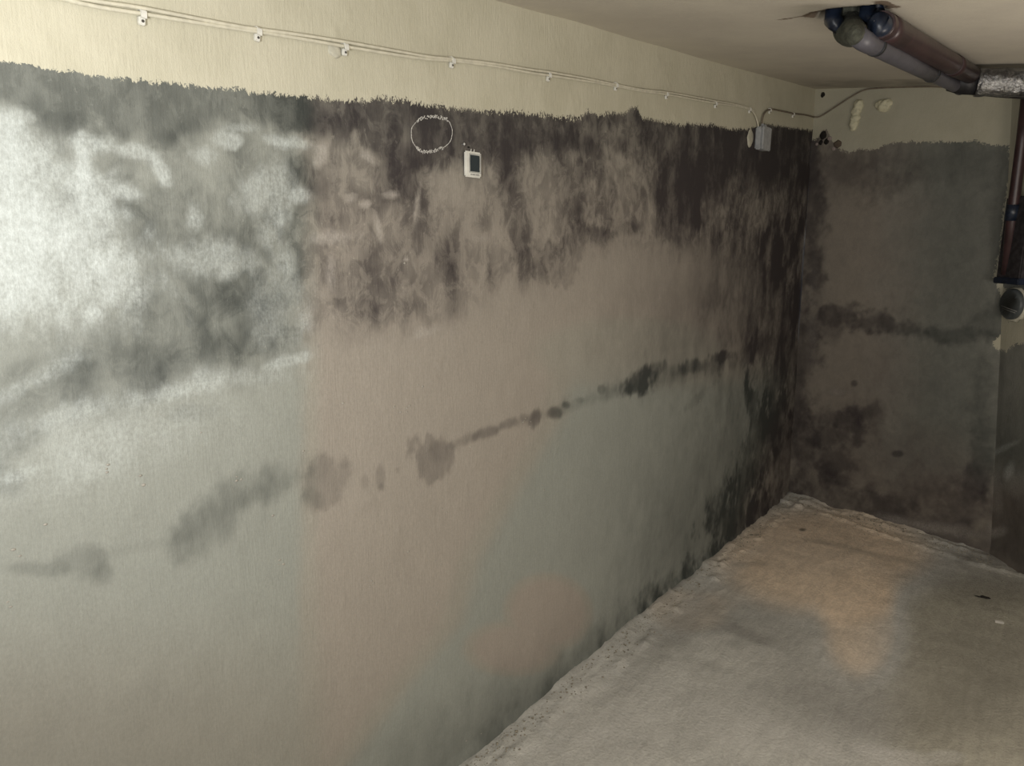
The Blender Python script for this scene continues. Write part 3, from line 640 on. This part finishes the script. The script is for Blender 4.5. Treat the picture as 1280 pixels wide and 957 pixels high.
o = fin('stain_hole', lump(.004, .6, 1.6, .7, 9), m_dchip, parent=wall_left); o.location = Vector(surf_left(584, 184)) + Vector((-.001, 0, 0))
o = fin('pit', lump(.0035, .5, 1, 1, 9), m_dchip, parent=wall_left); o.location = Vector(surf_left(722, 147))

# chalk oval: a broken, scribbled line of chalk
ov = [(520, 150), (528, 147), (540, 146), (551, 148), (558, 152), (561, 158), (562.5, 163), (562, 170), (560, 177), (553, 184), (542, 188), (530, 190), (522, 188), (516, 182), (512.5, 175), (511.5, 166), (513, 158)]
rr = random.Random(8); bm = bmesh.new()
loop = smooth_path([Vector((x, y, 0)) for x, y in ov+[ov[0]]], 9)
for a, b in zip(loop, loop[1:]):
    scr = 1.25 if (b.y < 151 or b.y > 184) else .22
    for _ in range(3 if scr > .5 else 2):
        if rr.random() < (.34 if scr > .5 else .16): continue
        q0 = surf_left(a.x+rr.uniform(-.4, .4), a.y+rr.uniform(-2.2, 2.2)*scr, .0012); q1 = surf_left(b.x+rr.uniform(-.4, .4), b.y+rr.uniform(-2.2, 2.2)*scr, .0012)
        tube([q0, (Vector(q0)+Vector(q1))/2, q1], .0011, 5, bm=bm, radii=[.0005, rr.uniform(.0006, .0012), .0005])
fin('chalk_oval', bm, m_chalk, parent=wall_left, label='white chalk oval drawn on the dark mould')

# loose plaster bubbles and flakes on the left wall
flk = [(508, 324), (497, 510), (507, 512), (555, 640), (548, 700), (656, 522), (665, 530), (592, 556), (605, 915), (588, 922), (578, 946), (463, 728), (513, 690), (548, 752), (130, 585), (175, 600), (20, 690), (8, 755), (300, 600), (340, 640), (420, 720), (60, 650), (250, 540), (700, 900), (430, 500), (522, 480), (680, 610), (380, 560), (870, 500), (350, 700)]
bm = bmesh.new()
for i, (x, y) in enumerate(flk):
    for k in range(rr.randint(1, 3)):
        q = surf_left(x+rr.uniform(-6, 6), y+rr.uniform(-6, 6), 0); b = lump(.0030*rr.uniform(.6, 1.3), .5, 1.3, .8, i+k*.3, 1, .5)
        t_ = bpy.data.meshes.new('t'); bmesh.ops.translate(b, verts=b.verts, vec=Vector(q)); b.to_mesh(t_); b.free(); bm.from_mesh(t_); bpy.data.meshes.remove(t_)
fin('plaster_flakes', bm, simple('plaster_flake', (.36, .34, .30), .95, var=.2), parent=wall_left, kind='stuff')

# ------------------------------------------------------------------ foam blobs and holes on the back wall
def foam(pts, name, label):
    bm = bmesh.new()
    c = BACK.at(*pts[len(pts)//2][:2])
    for i, (x, y, r) in enumerate(pts):
        b = lump(r, 1, .8, 1, i*1.3+2, 3, .3); bmesh.ops.translate(b, verts=b.verts, vec=Vector(BACK.at(x, y, .004))-Vector(c))
        t_ = bpy.data.meshes.new('t'); b.to_mesh(t_); b.free(); bm.from_mesh(t_); bpy.data.meshes.remove(t_)
    o = fin(name, bm, m_foam, label=label, cat='foam'); o.location = Vector(c)
    md = o.modifiers.new('r', 'REMESH'); md.mode = 'VOXEL'; md.voxel_size = .004; md.use_smooth_shade = True
    return o
foam([(1073.5, 131, .028), (1071, 139, .025), (1069.5, 147, .026), (1068, 154, .026), (1067, 159.5, .019)], 'foam_blob', 'tall lumpy strip of hardened foam on the cream part of the end wall')
foam([(1105, 132, .034), (1101, 131, .026), (1110, 129, .024)], 'foam_blob', 'round lump of hardened foam to the right of the tall strip')
def pit_on(plane, x, y, r, sx, name, lab=None, parent=wall_back):
    n = Vector(plane.n); o = fin(name, lump(r, sx, .12, 1.0, x*.1, 2, .35), m_dchip, parent=parent, label=lab); o.location = Vector(plane.at(x, y, .001)); o.rotation_euler = (0, 0, math.atan2(n.y, n.x)+math.pi/2); return o
pit_on(BACK, 1028.5, 118, .016, .8, 'wall_hole', 'small dark hole near the top corner')
for x, y, r in ((1029, 169, .022), (1033, 177, .016), (1026, 178, .014)): pit_on(BACK, x, y, r, .9, 'broken_plaster')
o = pit_on(BACK, 1047, 180, .022, 1.1, 'broken_plaster'); o.data.materials.clear(); o.data.materials.append(simple('brown_plaster', (.13, .10, .075), .95))
bits = simple('pinkish_plaster', (.36, .30, .28), .95)
for x, y, r in ((1021, 180, .008), (1042, 186, .011), (1037, 173, .012)):
    o = pit_on(BACK, x, y, r, 1.1, 'plaster_bit'); o.data.materials.clear(); o.data.materials.append(bits)

# ------------------------------------------------------------------ pipes under the ceiling
m_pvc = simple('grey_drain_plastic', (.10, .097, .115), .42, var=.25, sc_=14, spec=.5)
m_red = simple('dark_red_brown_plastic', (.05, .026, .028), .38, var=.4, sc_=12, spec=.5)
m_wrap = simple('grey_cement_wrap', (.085, .088, .068), .9, var=.5, sc_=50, bump=.006)
m_blue = simple('dark_blue_plastic', (.016, .024, .045), .35, var=.5, sc_=30, spec=.5)
m_black = simple('black_rubber', (.015, .015, .017), .5, var=.2)
def foil_mat():
    t = NT('dull_aluminium_foil'); n = t.noise(24, (1, 1, 1), 5, .6, .8); c = t.mix(t.step(.35, .7, n), (.42, .42, .42), (.12, .12, .13))
    t.bump(t.math('ADD', t.noise(30, (1, 1, 1), 4, .6, 1.2), t.math('MULTIPLY', t.noise(110, (1, 1, 1), 3), .4)), .012, .9)
    return t.out(c, .28, .9, .5)
m_foil = foil_mat()
def cdep(x, y, drop):
    """point straight under the ceiling by `drop` metres that lies on the ray of (x, y)"""
    return Plane(CEIL.p, CEIL.n).at(x, y, drop)
g0 = cdep(1075, 38, 0.086); g1 = cdep(1094, 57, 0.086); g2 = cdep(1161, 93, 0.083); g3 = cdep(1199, 110, 0.079)
dg = Vector(g1)-Vector(g0)
gp = root('drain_pipe', g1, label='grey plastic drain pipe with elbow slanting under the ceiling', cat='pipe')
L = lambda p: Vector(p)-Vector(g1)
e_top = Vector(cdep(1064, 18, 0.013))
elbow = smooth_path([L(cdep(1070, 43, 0.072)), L(cdep(1077, 49, 0.083)), L(cdep(1085, 53.5, 0.087)), L(cdep(1093, 57, 0.086))], 6)
fin('elbow', tube(elbow, 0.0248, 24), m_pvc, gp)
ax = (Vector(g3)-Vector(g1)).normalized(); ln = (Vector(g3)-Vector(g1)).length; ln2 = (Vector(g2)-Vector(g1)).length
fin('seal_ring', tube([-ax*.006, ax*.012], 0.0267, 24), m_black, gp)
fin('pipe', tube([ax*.010, ax*.02, ax*(ln2*.5), ax*ln2], 0.0254, 28), m_pvc, gp)
fin('socket_lip', tube([ax*(ln2-.014), ax*(ln2+.006)], 0.0276, 28), m_black, gp)
fin('pipe', tube([ax*(ln2), ax*(ln2+.02), ax*(ln*.9), ax*(ln+.02)], 0.0229, 28), m_pvc, gp)
fin('seal_ring', tube([ax*(ln+.012), ax*(ln+.035)], 0.0248, 24), m_black, gp)

r0 = Vector(cdep(1087, 14, 0.020)); r1 = Vector(cdep(1103, 32, 0.045)); r3 = Vector(cdep(1224, 99, 0.040))
rp = root('waste_pipe', r1, label='dark red-brown pipe running beside the grey drain pipe under the ceiling', cat='pipe')
axr = (r3-r1).normalized(); lr = (r3-r1).length
fin('pipe', tube([axr*(-.015), axr*.0, axr*(lr*.5), axr*(lr*.96)], 0.0330, 28), m_red, rp)
fin('socket', tube([axr*(lr*.02), axr*(lr*.05), axr*(lr*.12)], 0.0345, 28), m_red, rp)
fin('socket', tube([axr*(lr*.62), axr*(lr*.66), axr*(lr*.70)], 0.0350, 28), m_red, rp)
fin('elbow', tube(smooth_path([Vector(cdep(1096, 16, 0))-r1+Vector((0, 0, .03)), Vector(cdep(1096, 16, 0))-r1-Vector((0, 0, .012)), axr*(-.03), axr*(.01)], 6), 0.0267, 24), m_blue, rp)
# wrapped upright stub with dark collar coming out of the ceiling hole
s0 = Vector(cdep(1046, 8, -0.070)); s1 = Vector(cdep(1052, 18, 0.033)); s2 = Vector(cdep(1070, 44, 0.080))
BT = Vector(cdep(1062, 18, 0))
sp = root('pipe_stub', s1, label='upright pipe stub smeared with grey mortar coming out of the ceiling hole', cat='pipe')
fin('mortar_wrap', tube(smooth_path([BT-s1+Vector((0, 0, .05)), BT-s1-Vector((0, 0, .03)), s2-s1], 6), 0.0360, 26, radii=[.040]*6+[.040, .039, .037, .035, .031, .024, .012], jit=.035, seed=3), m_wrap, sp)
fin('collar', tube([Vector(cdep(1042, 16, 0))-s1+Vector((0, 0, .03)), Vector(cdep(1042, 16, 0))-s1-Vector((0, 0, .02)), Vector(cdep(1044, 28, 0.036))-s1, Vector(cdep(1055, 42, 0.052))-s1], 0.0223, 22, radii=[.022, .022, .021, .013]), m_blue, sp)
fin('strap', tube([Vector(cdep(1084, 12, 0))-s1+Vector((0, 0, .03)), Vector(cdep(1084, 12, 0))-s1-Vector((0, 0, .02)), Vector(cdep(1093, 26, 0.040))-s1], 0.019, 20, radii=[.019, .019, .001]), m_blue, sp)

# foil duct crossing to the right
d0 = Vector(cdep(1208, 104, 0.066)); d1 = Vector(cdep(1232, 103, 0.066)); d2 = Vector(cdep(1300, 103, 0.066)); d3 = d2+(d2-d1)*2.5
dr = (d2-d1).normalized()
fo = root('foil_duct', d1, label='thick duct wrapped in shiny foil running right from the pipe junction', cat='duct')
pts = [d1-d1+dr*(k*.02-.03) for k in range(0, 32)]
fr = random.Random(2)
fin('foil_wrap', tube(pts, .07, 36, radii=[0.052*(1+fr.uniform(-.03, .03)) for _ in pts], jit=.02, seed=5), m_foil, fo)
fin('rubber_boot', tube([dr*(-.13), dr*(-.10), dr*(-.07), dr*(-.03)], 0.0372, 28, radii=[.031, .040, .045, .047]), m_black, fo)
fin('underside_shade', tube([Vector(cdep(1196, 110, 0.085))-d1, Vector(cdep(1250, 115, 0.092))-d1, Vector(cdep(1310, 119, 0.094))-d1], 0.021, 20), m_black, fo)  # black tube standing in for shade on the duct's underside

# ------------------------------------------------------------------ right wall: slanting pipe, box, round cap
v0 = RIGHT.at(1284, 118, .05); v1 = RIGHT.at(1277, 180, .05); v2 = RIGHT.at(1266, 262, .05); v3 = RIGHT.at(1258, 343, .05)
vp = root('wall_pipe', v3, label='dark reddish pipe coming down the wall at the right edge, above the round cap', cat='pipe')
L = lambda p: Vector(p)-Vector(v3)
fin('pipe', tube([L(v0), L(v1), L(v2), L(v3)], .024, 22), m_red, vp)
fin('socket', tube([L(RIGHT.at(1267, 255, .05)), L(RIGHT.at(1264, 275, .05))], .029, 22), m_blue, vp)
n_ = Vector(RIGHT.n)
rb = math.atan2(RIGHT.n[1], RIGHT.n[0])
pb = RIGHT.at(1276, 300, .0)
bx = root('dark_panel', pb, rot=(0, 0, rb), label='dark metal panel beside the reddish pipe at the right edge of the photo', cat='panel')
fin('panel', rbox(.05, .16, .40, .006, 2, loc=(.03, .02, 0)), simple('tarnished_metal', (.055, .05, .055), .55, .3, var=.5), bx)
fin('bottom_rail', rbox(.062, .17, .03, .004, 2, loc=(.033, .02, -.19)), m_blue, bx)
pcap = RIGHT.at(1270, 380, 0)
cp = root('round_vent', pcap, rot=(0, 0, rb), label='round dark vent cover with a bright modelled reflection, set in the wall at the right edge', cat='vent')
fin('cap', tube([(0, 0, 0), (.028, 0, 0), (.034, 0, 0), (.034, 0, 0)], .09, 36, radii=[.074, .074, .068, .04]), simple('dark_grey_cap', (.085, .095, .10), .4, var=.3), cp)
bm = bmesh.new(); tube([(.0345, -.05, -.012), (.0355, 0, -.02), (.0345, .06, -.030)], .0014, 6, bm=bm); tube([(.0345, -.045, -.022), (.0355, 0, -.03), (.0345, .05, -.038)], .001, 6, bm=bm)
fin('glint', bm, simple('glint_bright', (.5, .5, .5), .3, .6), cp)  # reflected glint built as thin bright strokes
fin('mortar_ring', tube([(-.004, .0, 0), (.010, 0, 0), (.014, 0, 0)], .1, 30, radii=[.086, .082, .074], jit=.05, seed=7), m_plug, cp)

# ------------------------------------------------------------------ things on the floor
p = on_floor(1231, 747, .004)
bm = lump(.020, 1.0, .5, .25, 3, 2, .5); b2 = lump(.012, 1.6, .4, .2, 5, 2, .4); bmesh.ops.translate(b2, verts=b2.verts, vec=(-.022, -.012, 0))
t_ = bpy.data.meshes.new('t'); b2.to_mesh(t_); b2.free(); bm.from_mesh(t_)
o = fin('debris_chip', bm, m_dchip, label='small black scrap lying on the floor near the right edge', cat='debris'); o.location = Vector(p)
p = on_floor(1249, 778, .004)
b = rbox(.034, .014, .008, .002, 1)
for v in b.verts: v.co += Vector((rr.uniform(-.001, .001), rr.uniform(-.002, .002), 0))
o = fin('debris_chip', b, m_wchip, label='small white chip lying on the floor in front of the black scrap', cat='debris'); o.location = Vector(p); o.rotation_euler = (0, 0, math.radians(15))
# loose crumbs swept against the walls
bm = bmesh.new(); nr = random.Random(12)
base_i = bmesh.new(); bmesh.ops.create_icosphere(base_i, subdivisions=1, radius=1); bv = [v.co.copy() for v in base_i.verts]; bf = [[v.index for v in f.verts] for f in base_i.faces]; base_i.free()
V = []; Fc = []
for k in range(1500):
    if nr.random() < .5:
        y = nr.uniform(1.4, 4.5); x = abs(nr.gauss(0, .05))+.025
    else:
        x = nr.uniform(.03, 1.15); y = C0[1]-math.tan(ba)*x-.02-abs(nr.gauss(0, .09))
    s = nr.choice([.0015, .002, .0025, .003, .004]) * nr.uniform(.7, 1.3)
    if nr.random() < .03: s *= 1.8
    z = float(floor_h(np.array([x]), np.array([y]))[0]); o_ = len(V); a = nr.uniform(0, 6.3)
    for c in bv:
        q = Vector((c.x*s*nr.uniform(.7, 1.4), c.y*s*nr.uniform(.7, 1.2), c.z*s*.6)); q.rotate(Matrix.Rotation(a, 3, 'Z')); V.append((q.x+x, q.y+y, q.z+z+s*.3))
    Fc += [[i+o_ for i in f] for f in bf]
bm.free(); me = bpy.data.meshes.new('mortar_crumbs'); me.from_pydata(V, [], Fc)
link('mortar_crumbs', me, m_crumb, label='loose mortar crumbs and grit along the foot of the walls', cat='rubble', kind='stuff')
